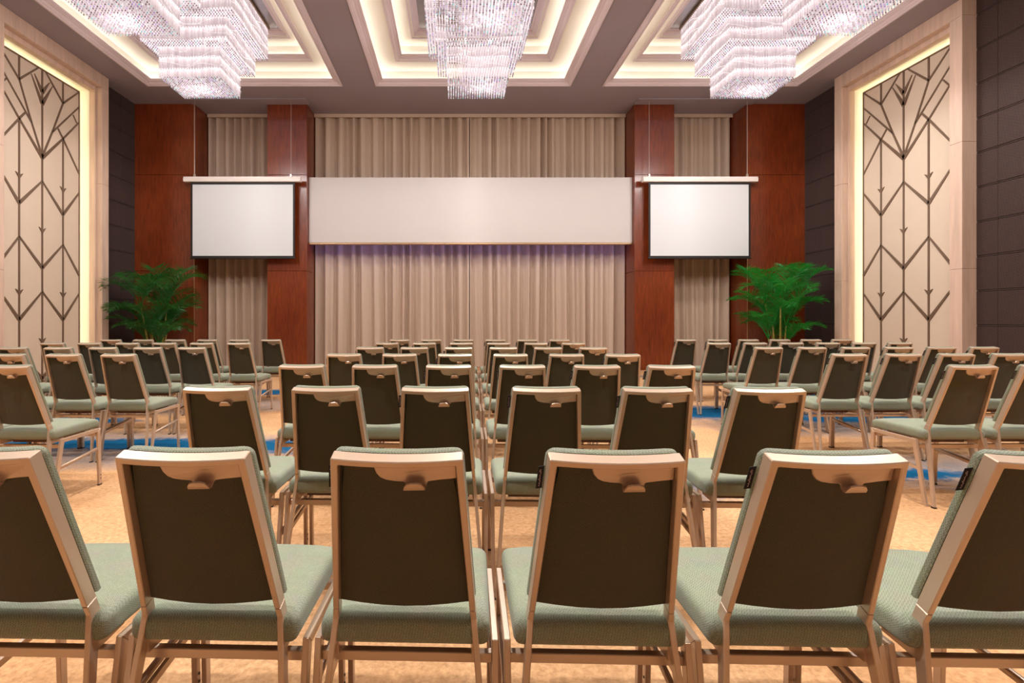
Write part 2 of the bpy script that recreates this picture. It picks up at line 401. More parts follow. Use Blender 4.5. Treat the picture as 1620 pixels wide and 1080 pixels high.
# ---- stone portals, light slots, decorative panels on the side walls
PY0, PY1 = 8.44, 10.78                      # opening along the wall
PW = 0.21                                   # width of the stone band
PTOP = CAMZ + 4.97
PJ = 0.25                                   # projection into the hall
def side(sgn):
    """returns a function placing (depth into wall, y, z) -> world x"""
    base = XR if sgn > 0 else XL
    return lambda p: base + sgn * p          # p>0 into the wall
padmesh = {}
def padded_panel(wdt, hgt):
    key = (round(wdt, 3), round(hgt, 3))
    if key not in padmesh:
        mb = MB(); mb.box(-0.02, 0, 0, wdt, 0, hgt); me = mb.mesh('padded_panel'); bevel_mesh(me, 0.006, 2); me.materials.append(M['darkwall']); padmesh[key] = me
    return padmesh[key]
ROWH = 0.56
def clad(wall, sgn, yedges):
    fx = side(sgn)
    for a, b2 in zip(yedges[:-1], yedges[1:]):
        z = 0.02
        while z < ZC - 0.05:
            h = min(ROWH - 0.032, ZC - z - 0.005)
            o = obj('padded_panel', padded_panel(b2 - a - 0.004, h), None, wall, (fx(0) + (0.02 if sgn < 0 else 0), a + 0.002, z))
            h2 = 0.02
            if z + h + 0.006 + h2 < ZC - 0.01:
                obj('narrow_strip', padded_panel(b2 - a - 0.004, h2), None, wall, (fx(0.004) + (0.02 if sgn < 0 else 0), a + 0.002, z + h + 0.006))
            z += ROWH
def filler(wall, sgn, y0, y1, z0=0.0, z1=ZC):
    fx = side(sgn); x = sorted((fx(0.021), fx(0.5)))
    mb = MB(); mb.box(x[0], x[1], y0, y1, z0, z1 + 0.02); obj('wall_core', mb, M['darkback'], wall)

# art deco line pattern: (y offset from panel centre towards the stage, height), as seen on the right wall
PC = 9.64
def pix(x, y, sx=1330, sy=60, sc=4.155, X=XR + 0.08):
    xx = sx + x / sc; yy = sy + y / sc
    d = X * FPX / (xx - 718); return (d - PC, CAMZ + (506.3 - yy) * d / FPX)
def P(u, z): return (u, z)
VA, VB, VC_, VD, VE = 0.97, 0.53, 0.02, -0.49, -0.97
a_ = pix
segs = []   # (p, q, width at p, width at q)
thin, wide = 0.022, 0.05
ZB = 0.05; ZTP = CAMZ + 4.76
def v(u, z0, z1, w_=0.03): segs.append(((u, z0), (u, z1), w_, w_))
zz = lambda y, u, sy=60, sc=4.155: CAMZ + (506.3 - (sy + y / sc)) * (PC + u) / FPX
# verticals
v(VC_, ZB, ZTP); v(VB, ZB, zz(665, VB)); v(VD, ZB, zz(535, VD)); v(VB, zz(437, VB), ZTP); v(VD, zz(285, VD), ZTP)
# border
for u in (VA, VE): v(u, ZB, ZTP, 0.022)
segs.append(((VA, ZTP), (VE, ZTP), 0.022, 0.022)); segs.append(((VA, ZB), (VE, ZB), 0.022, 0.022))
# crown of the motif (mirror-symmetric about the centre line, as measured on the stage side)
node = zz(785, VC_)
for s in (1, -1):
    f = lambda u: VC_ + s * (u - VC_)
    zV = zz(437, VB); zE = zz(362, VA)
    segs.append(((f(VA), zE), (f(VB), zV), thin, 0.035))
    segs.append(((f(0.10), ZTP), (f(VB), zV), thin, 0.035))
    m1 = (f(0.26), zz(625, 0.26)); segs.append(((f(VB), zV), m1, 0.03, 0.03)); segs.append((m1, (VC_, node), 0.03, 0.04))
    segs.append(((f(VA), zz(460, VA)), m1, thin, 0.03))
    segs.append(((f(0.80), zz(512, 0.80)), (f(0.90), zz(566, 0.90)), thin, thin))
    segs.append(((f(VA), zz(560, VA)), (f(VB), zz(668, VB)), thin, 0.035)); segs.append(((f(VB), zz(668, VB)), (VC_, node - 0.03), 0.035, 0.06))
    segs.append(((f(0.40), zz(600, 0.40)), (f(VB), zz(668, VB)), 0.03, 0.035)); segs.append(((f(VB), zz(668, VB)), (f(VA), zz(900, VA)), 0.035, 0.03))
    # feathers
    for za, zb_, du in ((365, 318, 0.22), (440, 350, 0.30)):
        segs.append(((VC_, zz(za, VC_)), (f(du * 0.9), zz(za, VC_) + (0.27 if za < 400 else 0.45)), 0.075, 0.004))
# chevron bands
ztop_c = zz(945, VC_)                       # peak on centre line
dz = 2.10
for r in range(2):
    o_ = -dz * r
    pc = ztop_c + o_; vb = 3.32 + o_; pb = 2.72 + o_; vc = 2.20 + o_
    for s in (1, -1):
        f = lambda u: VC_ + s * (u - VC_)
        for p_, q_, w1, w2 in (((VC_, pc), (f(VB), vb), 0.025, 0.06), ((f(VA), vb + 0.55), (f(VB), vb), 0.025, 0.06),
                               ((f(VB), pb), (VC_, vc), 0.025, 0.06), ((f(VB), pb), (f(VA), pb - 0.58), 0.025, 0.05)):
            if min(p_[1], q_[1]) > ZB: segs.append((p_, q_, w1, w2))
# arrow heads (triangles)
arrows = []
for r in range(3):
    arrows += [(VB, 3.82 - dz * r), (VD, 3.82 - dz * r), (VC_, 2.92 - dz * r)]
arrows = [a for a in arrows if a[1] > 0.3]
def build_side(sgn, wall, name, labels):
    fx = side(sgn); PCs = PC if sgn > 0 else PC - 0.05
    def bx(mb, p0, p1, y0, y1, z0, z1):
        x = sorted((fx(p0), fx(p1))); mb.box(x[0], x[1], y0, y1, z0, z1)
    st = empty(name, (fx(0), (PY0 + PY1) / 2, 0))
    tag(st, labels[0], 'stone frame', kind='structure')
    inv = st.location
    def part(nm, mb, m, par):
        me = mb.mesh(nm); me.transform(Matrix.Translation(-inv)); bevel_mesh(me, 0.004, 1); return obj(nm, me, m, par)
    # far jamb has a wide face, near jamb a narrow one; both in three blocks
    for (ya, yb) in ((PY0 - PW, PY0), (PY1, PY1 + PW)):
        hs = [0.0, 2.05, 4.12, PTOP]
        for h0, h1 in zip(hs[:-1], hs[1:]):
            mb = MB(); bx(mb, -PJ, 0.42, ya, yb, h0, h1 - 0.003); part('stone_block', mb, M['stone'], st)
    for ya, yb in ((PY0 - PW, PY0 + 0.9), (PY0 + 0.903, PY1 + PW)):
        mb = MB(); bx(mb, -PJ, 0.42, ya, yb, PTOP, ZC - 0.002); part('lintel_block', mb, M['stone'], st)
    # inner stepped band
    mb = MB(); bx(mb, -PJ + 0.13, 0.0, PY0, PY1, PTOP - 0.10, PTOP); part('inner_lintel', mb, M['stone'], st)
    mb = MB(); bx(mb, -PJ + 0.13, 0.0, PY1 - 0.03, PY1, 0, PTOP - 0.10); part('inner_jamb', mb, M['stone'], st)
    mb = MB(); bx(mb, -PJ + 0.13, 0.0, PY0, PY0 + 0.03, 0, PTOP - 0.10); part('inner_jamb', mb, M['stone'], st)
    for ya, yb, za, zb in ((PY0, PY1, PTOP - 0.10, PTOP), (PY1 - 0.028, PY1, 0, PTOP - 0.10), (PY0, PY0 + 0.028, 0, PTOP - 0.10)):
        mb = MB(); bx(mb, 0.0005, 0.36, ya, yb, za, zb); part('slot_lining', mb, M['cove'], st)
    # recess back
    mb = MB(); bx(mb, 0.36, 0.42, PY0, PY1, 0, PTOP); part('recess_back', mb, M['cove'], st)
    # LED strips behind the panel edge
    y0, y1 = PCs + VE - 0.03, PCs + VA + 0.03
    for (a, b2, c, d) in ((y0 + 0.06, y0 + 0.1, 0.1, ZTP - 0.05), (y1 - 0.1, y1 - 0.06, 0.1, ZTP - 0.05), (y0 + 0.06, y1 - 0.06, ZTP - 0.1, ZTP - 0.06)):
        mb = MB(); bx(mb, 0.27, 0.30, a, b2, c, d); part('light_strip', mb, M['ledwall'], st)
    # decorative panel
    px = fx(0.08)
    root = empty('decorative_wall_panel', (px, PCs, 0)); tag(root, labels[1], 'wall panel')
    mb = MB(); x = sorted((0.0, sgn * 0.05)); mb.box(x[0], x[1], VE - 0.03, VA + 0.03, 0.02, ZTP + 0.03)
    obj('panel_board', mb, M['panel'], root)
    mb = MB(); mb.box(min(sgn*0.05, sgn*0.36), max(sgn*0.05, sgn*0.36), -0.5, 0.5, 0.02, ZTP - 0.6); obj('panel_support', mb, M['panel'], root)
    T = 0.016
    for (p_, q_, w1, w2) in segs:
        d = Vector((q_[0] - p_[0], q_[1] - p_[1])); L = d.length; n = Vector((-d.y, d.x)) / L
        mb = MB(); xf, xb = -sgn * T, 0.0
        c = []
        for (pt, ww) in ((p_, w1), (q_, w2)):
            pt = Vector(pt); c.append((pt + n * ww / 2, pt - n * ww / 2))
        poly = [c[0][0], c[0][1], c[1][1], c[1][0]]
        mb.loft([[(xb, t.x, t.y) for t in poly], [(xf, t.x, t.y) for t in poly]])
        obj('metal_strip', mb, M['bronze'], root)
    for (u, z) in arrows:
        for s in (1, -1):
            tri = [(u, z - 0.065), (u, z + 0.01), (u + s * 0.08, z + 0.05)]
            mb = MB(); mb.loft([[(0.0, a, b2) for a, b2 in tri], [(-sgn * (T + 0.004), a, b2) for a, b2 in tri]]); obj('arrow_wing', mb, M['bronze'], root)
    # dark cladding on either side
    filler(wall, sgn, YR, PY0 - PW + 0.01); filler(wall, sgn, PY1 + PW - 0.01, YC + 0.3)
    clad(wall, sgn, [PY1 + PW, 11.72, YB + 0.02])
    clad(wall, sgn, [4.7, 5.5, 6.3, 7.1, 7.9, PY0 - PW])
build_side(1, wr, 'trim_2', ('pink travertine portal framing the panel on the right wall', 'cream panel with bronze art deco lines on the right wall'))
build_side(-1, wl, 'trim_1', ('pink travertine portal framing the panel on the left wall', 'cream panel with bronze art deco lines on the left wall'))

# ---- back wall: wood panels, columns, bulkhead
WZ = [0.0, 2.40, 4.73, ZC]
def wood_face(par, x0, x1, y, axis='y', y2=None, zs=WZ, inv=None):
    for z0, z1 in zip(zs[:-1], zs[1:]):
        mb = MB()
        if axis == 'y': mb.box(x0, x1, y, y + 0.03, z0 + 0.003, z1 - 0.003)
        else: mb.box(min(x0, x1), max(x0, x1), y, y2, z0 + 0.003, z1 - 0.003)
        me = mb.mesh('wood_panel')
        if inv is not None: me.transform(Matrix.Translation(-inv))
        bevel_mesh(me, 0.003, 1); obj('wood_panel', me, M['wood'], par)
for s in (-1, 1):
    # end panels
    xa, xb = sorted((CX + s * 6.70, XR if s > 0 else XL))
    mb = MB(); mb.box(xa + (0.032 if s > 0 else 0), xb - (0.032 if s < 0 else 0), YB + 0.031, YC + 0.3, 0, ZC); obj('wall_core', mb, M['woodgap'], wb)
    wood_face(wb, xa, xb, YB)
    xe = CX + s * 6.70
    wood_face(wb, xe, xe + s * 0.03, YB + 0.032, 'x', YC + 0.25)
    mb = MB(); mb.box(xe - 0.006, xe + 0.006, YB - 0.006, YB + 0.006, 0, ZC); obj('corner_trim', mb, M['brass'], wb)
    # columns
    xa, xb = sorted((CX + s * 3.97, CX + s * 4.93))
    colo = empty('column', ((xa + xb) / 2, YB + 0.3, 0), parent=wb)
    inv = Vector(colo.location)
    mb = MB(); mb.box(xa + 0.031, xb - 0.031, YB + 0.031, YC + 0.3, 0, ZC); me = mb.mesh('core'); me.transform(Matrix.Translation(-inv)); obj('column_core', me, M['woodgap'], colo)
    wood_face(colo, xa, xb, YB, inv=inv)
    wood_face(colo, xa, xa + 0.03, YB + 0.032, 'x', YC + 0.25, inv=inv)
    wood_face(colo, xb - 0.03, xb, YB + 0.032, 'x', YC + 0.25, inv=inv)
for xa, xb in ((CX - 6.68, CX - 4.94), (CX - 3.96, CX + 3.96), (CX + 4.94, CX + 6.68)):
    mb = MB(); mb.box(xa, xb, YC - 0.02, YC, ZC - 0.085, ZC); obj('curtain_heading', mb, M['curtain'], wb)
BZ0, BZ1 = CAMZ + 1.90, CAMZ + 3.50
mb = MB(); mb.box(CX - 3.968, CX + 3.968, YB + 0.15, YB + 0.32, BZ0, BZ1); me = mb.mesh('bulkhead'); bevel_mesh(me, 0.006, 1)
bulk = obj('bulkhead', me, M['bulk'], wb)
mb = MB(); mb.box(CX - 3.96, CX + 3.96, YB + 0.16, YB + 0.31, BZ0 - 0.035, BZ0 - 0.001); obj('bulkhead_edge', mb, M['brass'], bulk)
mb = MB(); mb.box(CX - 3.9, CX + 3.9, YB + 0.325, YB + 0.345, BZ0 + 0.03, BZ0 + 0.05); obj('blue_light_strip', mb, M['ledblue'], bulk)
mb = MB(); mb.box(CX - 3.95, CX + 3.95, YB + 0.321, YB + 0.52, BZ0 + 0.06, BZ0 + 0.08); obj('added_light_shield', mb, M['bulk'], bulk)  # shield added out of sight to stop the blue light leaking upward

# ------------------------------------------------------------------ curtains
def curtain(name, x0, x1, seed, label, fold=0.2, group=None):
    rnd = random.Random(seed)
    # irregular fold centres
    n = int((x1 - x0) / 0.012); H = ZC - 0.012; rows = 9
    ph = []; p = 0.0
    kn = []; x = x0
    while x < x1 + 0.5:
        kn.append((x, p)); x += fold * rnd.uniform(0.55, 1.45); p += PI
    def phase(x):
        for (xa, pa), (xb, pb) in zip(kn[:-1], kn[1:]):
            if xa <= x <= xb: return pa + (pb - pa) * (x - xa) / (xb - xa)
        return 0
    amps = [rnd.uniform(0.055, 0.10) for _ in kn]
    mb = MB()
    for r in range(rows):
        t = r / (rows - 1); z = 0.01 + H * t
        for i in range(n + 1):
            xx = x0 + (x1 - x0) * i / n
            sway = 0.05 * (1 - t) ** 2 * math.sin(xx * 3.1 + seed) * min(1, (xx - x0) * 4, (x1 - xx) * 4)
            q = phase(xx + sway)
            k = int(q / PI) % len(amps)
            c = math.cos(q); a = amps[k]
            y = -a * (abs(c) ** 0.7) * (1 if c > 0 else -1) + 0.016 * math.sin(xx * 41 + 2 * t) * (1 - t * 0.5)
            mb.v.append((xx, YC + 0.13 + y, z))
    for r in range(rows - 1):
        for i in range(n):
            a = r * (n + 1) + i; mb.f.append((a, a + 1, a + n + 2, a + n + 1))
    me = mb.mesh(name, smooth=True, fix=False); me.transform(Matrix.Translation((-(x0 + x1) / 2, -YC - 0.12, 0)))
    o = obj(name, me, M['curtain'], None, ((x0 + x1) / 2, YC + 0.12, 0))
    tag(o, label, 'curtain', 'taupe drapes along the back wall'); return o
curtain('curtain', CX - 6.68, CX - 4.94, 3, 'taupe pleated drape behind the left projection screen', 0.12)
curtain('curtain', CX - 3.95, CX - 0.02, 5, 'taupe pleated drape, left half of the wide stage opening', 0.13)
curtain('curtain', CX + 0.0, CX + 3.95, 8, 'taupe pleated drape, right half of the wide stage opening', 0.13)
curtain('curtain', CX + 4.94, CX + 6.68, 11, 'taupe pleated drape behind the right projection screen', 0.12)

# ------------------------------------------------------------------ projection screens
def screen(px0, px1, wires, label):
    d = 12.02
    X = lambda x: (x - 718) * d / FPX
    Zp = lambda y: CAMZ + (506.3 - y) * d / FPX
    x0, x1 = X(px0), X(px1); zt, zb = Zp(279.5), Zp(409.5)
    cx = (x0 + x1) / 2
    root = empty('projection_screen', (cx, d, zb)); tag(root, label, 'projection screen', 'pull-down projection screens')
    hw = (x1 - x0) / 2; H = zt - zb; hh = 0.125
    mb = MB()
    prof = [(-0.06, H - hh), (-0.07, H - hh * 0.5), (-0.05, H - 0.01), (0.0, H), (0.06, H), (0.06, H - hh), (0.0, H - hh - 0.005)]
    mb.loft([[(-hw, y, z) for y, z in prof], [(hw, y, z) for y, z in prof]]); obj('housing', mb, M['housing'], root)
    sw = hw - 0.145; t = 0.045
    for nm, b4 in (('black_border', (-sw, -sw + t, 0.03, H - hh)), ('black_border', (sw - t, sw, 0.03, H - hh)), ('black_border', (-sw + t, sw - t, H - hh - 0.06, H - hh)), ('black_border', (-sw + t, sw - t, 0.03, 0.03 + t))):
        mb = MB(); mb.box(b4[0], b4[1], 0.0, 0.006, b4[2], b4[3]); obj(nm, mb, M['blackframe'], root)
    mb = MB(); mb.box(-sw + t, sw - t, 0.001, 0.005, 0.03 + t, H - hh - 0.06); obj('screen_fabric', mb, M['screen'], root)
    mb = MB(); mb.tube([(-sw - 0.01, 0.003, 0.018), (sw + 0.01, 0.003, 0.018)], 0.018, 8); obj('bottom_bar', mb, M['blackframe'], root)
    for wx in wires:
        mb = MB(); mb.tube([(X(wx) - cx, 0.0, H), (X(wx) - cx, 0.0, ZC - zb - 0.002)], 0.006, 5); wi = obj('hanging_wire', mb, M['wire'], root)
        mb = MB(); mb.box(X(wx) - cx - 0.02, X(wx) - cx + 0.02, -0.02, 0.02, H, H + 0.06); obj('wire_clip', mb, M['wire'], wi)
screen(292, 476, (308, 460.5), 'white projection screen hanging left of the stage curtain')
screen(1016.5, 1197, (1027, 1182), 'white projection screen hanging right of the stage curtain')

# ------------------------------------------------------------------ chandeliers
def rods(lst, z0, z1, r, mb, rnd):
    for (x, y) in lst:
        a = rnd.uniform(0, PI / 2); zz0 = z0 + rnd.uniform(-0.004, 0.004)
        ring = [(math.cos(a + i * PI / 2) * r, math.sin(a + i * PI / 2) * r) for i in range(4)]
        n = len(mb.v)
        mb.v += [(x + c, y + s, zz0 + 0.02) for c, s in ring] + [(x + c, y + s, z1) for c, s in ring] + [(x, y, zz0)]
        for i in range(4):
            j = (i + 1) % 4
            mb.f.append((n + i, n + j, n + 4 + j, n + 4 + i)); mb.f.append((n + j, n + i, n + 8))
def ring_grid(w_, d_, rows, p):
    out = []
    for r in range(rows):
        hw, hd = w_ / 2 - r * p, d_ / 2 - r * p
        nx = max(1, round(2 * hw / p)); ny = max(1, round(2 * hd / p))
        for i in range(nx + 1):
            for s in (-1, 1): out.append((-hw + 2 * hw * i / nx, s * hd))
        for j in range(1, ny):
            for s in (-1, 1): out.append((s * hw, -hd + 2 * hd * j / ny))
    return out
def octa(mb, x, y, z, r):
    n = len(mb.v)
    mb.v += [(x + r, y, z), (x, y + r, z), (x - r, y, z), (x, y - r, z), (x, y, z + r * 1.3), (x, y, z - r * 1.3)]
    for i in range(4):
        j = (i + 1) % 4; mb.f.append((n + i, n + j, n + 4)); mb.f.append((n + j, n + i, n + 5))
CZ0 = Z3   # canopy height
def make_chandelier():
    rnd = random.Random(4)
    root = empty('crystal_chandelier', (0, 0, 0))
    zA, zB, zC = CAMZ + 4.30, CAMZ + 4.82, CAMZ + 5.24
    mb = MB(); mb.box(-0.95, 0.95, -0.85, 0.85, Z3 - 0.05, Z3 - 0.002); obj('ceiling_plate', mb, M['plate'], root)
    tiers = (('lower', 1.06, 0.84, 99, 0.047, zA, zB + 0.14), ('middle', 1.46, 1.27, 4, 0.048, zB, zC + 0.16), ('upper', 1.83, 1.63, 4, 0.05, zC, Z3 - 0.05))
    for nm, w_, d_, rows, p, z0, z1 in tiers:
        if rows == 99:
            nx, ny = round(w_ / p), round(d_ / p)
            g = [(-w_ / 2 + w_ * i / nx, -d_ / 2 + d_ * j / ny) for i in range(nx + 1) for j in range(ny + 1)]
        else: g = ring_grid(w_, d_, rows, p)
        mb = MB(); rods(g, z0, z1, 0.0125, mb, rnd)
        t = obj('crystal_tier', mb.mesh('crystal_tier', fix=False), M['crystal'], root); t['kind'] = 'stuff'
        # metal carrier frame at the top of the tier
        mb = MB(); hw, hd = w_ / 2 + 0.004, d_ / 2 + 0.004
        for b4 in ((-hw, hw, -hd, -hd + 0.02), (-hw, hw, hd - 0.02, hd), (-hw, -hw + 0.02, -hd + 0.02, hd - 0.02), (hw - 0.02, hw, -hd + 0.02, hd - 0.02)):
            mb.box(*b4, z1, z1 + 0.012)
        obj('carrier_frame', mb, M['plate'], t)
        # waves of bright beads strung across the faces
        mb = MB(); hw, hd = w_ / 2 + 0.016, d_ / 2 + 0.016
        H = z1 - z0
        for face in range(4):
            L = 2 * hw if face % 2 == 0 else 2 * hd
            for wv in range(4):
                ph_ = rnd.uniform(0, 6.28); fr = rnd.uniform(0.6, 1.3); ba = z0 + H * (0.25 + 0.18 * wv); am = H * rnd.uniform(0.05, 0.12)
                n = int(L / 0.017)
                for i in range(n + 1):
                    s = -L / 2 + L * i / n
                    z = ba + am * math.sin(s * fr * 5 + ph_) + am * 0.4 * math.sin(s * 9 + ph_ * 2)
                    if not (z0 + 0.02 < z < z1): continue
                    if face == 0: q = (s, -hd)
                    elif face == 1: q = (hw, s)
                    elif face == 2: q = (s, hd)
                    else: q = (-hw, s)
                    octa(mb, q[0], q[1], z, 0.006)
        bd = obj('crystal_beads', mb.mesh('crystal_beads', fix=False), M['beads'], t); bd['kind'] = 'stuff'
        mb = MB()
        for (x, y) in g: octa(mb, x, y, z0 - 0.008, 0.014)
        bd = obj('crystal_tips', mb.mesh('crystal_tips', fix=False), M['tips'], t); bd['kind'] = 'stuff'
    # lamps among the rods
    for q in range(4):
        lx, ly = (-0.22, 0.22)[q % 2], (-0.2, 0.2)[q // 2]
        mb = MB()
        secs = []
        for k, (rr, zq) in enumerate(((0.012, 0.06), (0.02, 0.045), (0.03, 0.01), (0.025, -0.02), (0.006, -0.036))):
            secs.append([(lx + rr * math.cos(2*PI*j/8), ly + rr * math.sin(2*PI*j/8), zB + 0.22 + zq) for j in range(8)])
        mb.loft(secs); obj('lamp_bulb', mb, M['downglow'], root)
    return root
chand = make_chandelier()
names = {0: 'left', 1: 'middle', 2: 'right'}
for ti, cx in enumerate(TCX):
    for ri, cy in enumerate((9.36, 7.20, 5.04)):
        c = chand if (ti == 0 and ri == 0) else copy_tree(chand)
        c.location = (cx, cy, 0)
        pos = ('nearest the stage', 'second from the stage', 'third from the stage')[ri]
        tag(c, 'tiered square crystal chandelier in the %s ceiling tray, %s' % (names[ti], pos), 'chandelier', 'crystal chandeliers in the ceiling trays')
        L = bpy.data.lights.new('chandelier_lamp', 'SPOT'); L.energy = CHAND; L.color = (1.0, 0.95, 0.92); L.shadow_soft_size = 0.35
        L.spot_size = math.radians(178); L.spot_blend = 0.2
        lo = bpy.data.objects.new('chandelier_lamp', L); COL.objects.link(lo); lo.parent = c; lo.location = (0, 0, CAMZ + 4.27)
        L = bpy.data.lights.new('chandelier_glow', 'POINT'); L.energy = CHAND * 0.5; L.color = (1.0, 0.93, 0.90); L.shadow_soft_size = 0.35
        lo = bpy.data.objects.new('chandelier_glow', L); COL.objects.link(lo); lo.parent = c; lo.location = (0, 0, CAMZ + 4.2)

# ---- unseen downlights added in the flat ceiling to brighten the front rows
dl = empty('added_downlights', parent=ceil)
def added_downlight(x, y):
    mb = MB(); mb.loft([[(x + r * math.cos(2*PI*j/20), y + r * math.sin(2*PI*j/20), z) for j in range(20)] for r, z in ((0.13, ZC), (0.13, ZC - 0.012), (0.10, ZC - 0.012), (0.095, ZC - 0.003))], caps=False)
    f = obj('added_downlight_trim', mb, M['crown'], dl)
    mb = MB(); mb.quad(*[(x + 0.096 * math.cos(2*PI*j/20), y + 0.096 * math.sin(2*PI*j/20), ZC - 0.004) for j in range(20)]); obj('downlight_lens', mb, M['downglow'], dl)
    L = bpy.data.lights.new('added_downlight_lamp', 'SPOT'); L.energy = DOWN; L.color = (1.0, 0.97, 0.95); L.shadow_soft_size = 0.1
    L.spot_size = math.radians(110); L.spot_blend = 0.7
    lo = bpy.data.objects.new('added_downlight_lamp', L); COL.objects.link(lo); lo.parent = dl; lo.location = (x, y, ZC - 0.03)
for y in (2.7, 0.6):
    for x in (CX - 7.0, CX - 2.54, CX + 2.56, CX + 7.0):
        added_downlight(x, y)

# ------------------------------------------------------------------ conference chair
CH = Vector((0, 0.25, 0))                   # o=0.25 -> origin
BO, BZ = 0.13, 0.525                        # bend of the uprights
TO, TZ = 0.0, 0.923                         # top of the back
ul = math.hypot(TO - BO, TZ - BZ); U = Vector((0, (TO - BO) / ul, (TZ - BZ) / ul)); NR = Vector((0, -U.z, U.y))  # rearward normal
def bulge(x): return 0.013 * max(0.0, 1 - (x / 0.15) ** 2)
def BP(x, s, n):
    """point on the back: x across, s up the back, n rearward"""
    return Vector((x, BO, BZ)) + U * s + NR * (n + bulge(x)) - CH
def L3(o, z, x): return Vector((x, o, z)) - CH
def make_chair():
    root = empty('conference_chair')
    # --- back frame (uprights + curved top bar), one bent tube
    st = []
    def half(x, s, n=None): return x
    outer = [(-0.1715, 0.0), (-0.1425, ul)]; inner = [(-0.1575, 0.0), (-0.1275, ul - 0.015)]
    nseg = 10
    for i in range(1, nseg):
        t = i / nseg; outer.append((-0.1425 + 0.285 * t, ul)); inner.append((-0.1275 + 0.255 * t, ul - 0.015))
    outer += [(0.1425, ul), (0.1715, 0.0)]; inner += [(0.1275, ul - 0.015), (0.1575, 0.0)]
    secs = [[BP(*a, 0.0), BP(*a, 0.034), BP(*b, 0.034), BP(*b, 0.0)] for a, b in zip(outer, inner)]
    mb = MB(); mb.loft(secs); me = mb.mesh('back_frame'); bevel_mesh(me, 0.002, 1, 0.6); obj('back_frame', me, M['metal'], root)
    # --- rear legs
    for s in (-1, 1):
        a, b = (0.1575, 0.1715)
        secs = [[BP(s*a, 0, 0.0), BP(s*a, 0, 0.034), BP(s*b, 0, 0.034), BP(s*b, 0, 0.0)]]
        # mitre section just under the bend, then the foot
        for (o, z, d, xa, xb) in ((0.123, 0.49, 0.017, 0.1600, 0.1745), (0.030, 0.008, 0.011, 0.203, 0.217)):
            secs.append([L3(o + d, z, s*xa), L3(o - d, z, s*xa), L3(o - d, z, s*xb), L3(o + d, z, s*xb)])
        secs = [[*q] for q in secs]
        mb = MB(); mb.loft(secs); me = mb.mesh('rear_leg'); bevel_mesh(me, 0.002, 1, 0.6); lg = obj('rear_leg', me, M['metal'], root)
        mb = MB(); mb.box(s*0.210 - 0.009, s*0.210 + 0.009, 0.018 - 0.25, 0.042 - 0.25, 0.0, 0.009); obj('glide', mb, M['glide'], lg)
        # --- side frame: front leg, seat rail, slanting rear strut
        X = s * 0.2205; t = 0.008
        def sec(po, pi): return [L3(po[0], po[1], X - t), L3(po[0], po[1], X + t), L3(pi[0], pi[1], X + t), L3(pi[0], pi[1], X - t)]
        F0, F1, R1, R0 = ((0.515, 0.008), (0.488, 0.008)), ((0.503, 0.42), (0.474, 0.394)), ((0.140, 0.42), (0.166, 0.394)), ((0.062, 0.0), (0.086, 0.0))
        for nm, s1, s2 in (('front_leg', F0, F1), ('seat_rail', F1, R1), ('rear_strut', R1, R0)):
            mb = MB(); mb.loft([sec(*s1), sec(*s2)]); me = mb.mesh(nm); bevel_mesh(me, 0.0015, 1, 0.6); pt = obj(nm, me, M['metal'], root)
            if nm == 'front_leg':
                mb = MB(); mb.box(X - 0.009, X + 0.009, 0.487 - 0.25, 0.516 - 0.25, 0.0, 0.009); obj('glide', mb, M['glide'], pt)
                for zq in (0.05, 0.075):
                    mb = MB(); mb.tube([L3(0.502, zq, X + s * 0.0075), L3(0.502, zq, X + s * 0.0105)], 0.004, 6); obj('rivet', mb, M['glide'], pt)
        mb = MB(); mb.loft([[L3(0.497, 0.285, X - 0.006), L3(0.497, 0.285, X + 0.006), L3(0.497, 0.265, X + 0.006), L3(0.497, 0.265, X - 0.006)],
                            [L3(0.115, 0.240, X - 0.006), L3(0.115, 0.240, X + 0.006), L3(0.115, 0.220, X + 0.006), L3(0.115, 0.220, X - 0.006)]])
        obj('side_stretcher', mb, M['metal'], root)
        # gusset between upright and seat
        mb = MB(); mb.loft([[L3(0.118, 0.425, s*0.168 - 0.005), L3(0.118, 0.425, s*0.168 + 0.005), L3(0.118, 0.39, s*0.168 + 0.005), L3(0.118, 0.39, s*0.168 - 0.005)],
                            [L3(0.24, 0.412, s*0.160 - 0.005), L3(0.24, 0.412, s*0.160 + 0.005), L3(0.24, 0.392, s*0.160 + 0.005), L3(0.24, 0.392, s*0.160 - 0.005)]])
        obj('gusset', mb, M['metal'], root)
    # --- cross bars
    for (o, z) in ((0.158, 0.370), (0.470, 0.380)):
        mb = MB(); mb.box(-0.2135, 0.2135, o - 0.011 - 0.25, o + 0.011 - 0.25, z - 0.0125, z + 0.0125); me = mb.mesh('cross_bar'); bevel_mesh(me, 0.002, 1); obj('cross_bar', me, M['metal'], root)
    # --- seat
    mb = MB(); mb.box(-0.145, 0.145, 0.19 - 0.25, 0.455 - 0.25, 0.388, 0.417); obj('seat_base', mb, M['base'], root)
    mb = MB()
    ny, nx = 8, 6
    def seatz(t): return 0.492 - 0.012 * max(0, (t - 0.75) / 0.25) ** 2 - 0.006 * max(0, (0.15 - t) / 0.15)
    secs = []
    for i in range(ny + 1):
        t = i / ny; o = 0.105 + 0.42 * t; hw = 0.2115 - 0.004 * (1 - t); zt = seatz(t)
        sc = [L3(o, 0.421, -hw), L3(o, 0.421, hw), L3(o, zt - 0.004, hw)]
        for j in range(nx - 1, 0, -1):
            x = -hw + 2 * hw * j / nx; sc.append(L3(o, zt + 0.006 * (1 - (x / hw) ** 2), x))
        sc.append(L3(o, zt - 0.004, -hw)); secs.append(sc)
    mb.loft(secs); me = mb.mesh('seat'); bevel_mesh(me, 0.022, 4, 0.9)
    for p in me.polygons: p.use_smooth = True
    obj('seat', me, M['seat'], root)
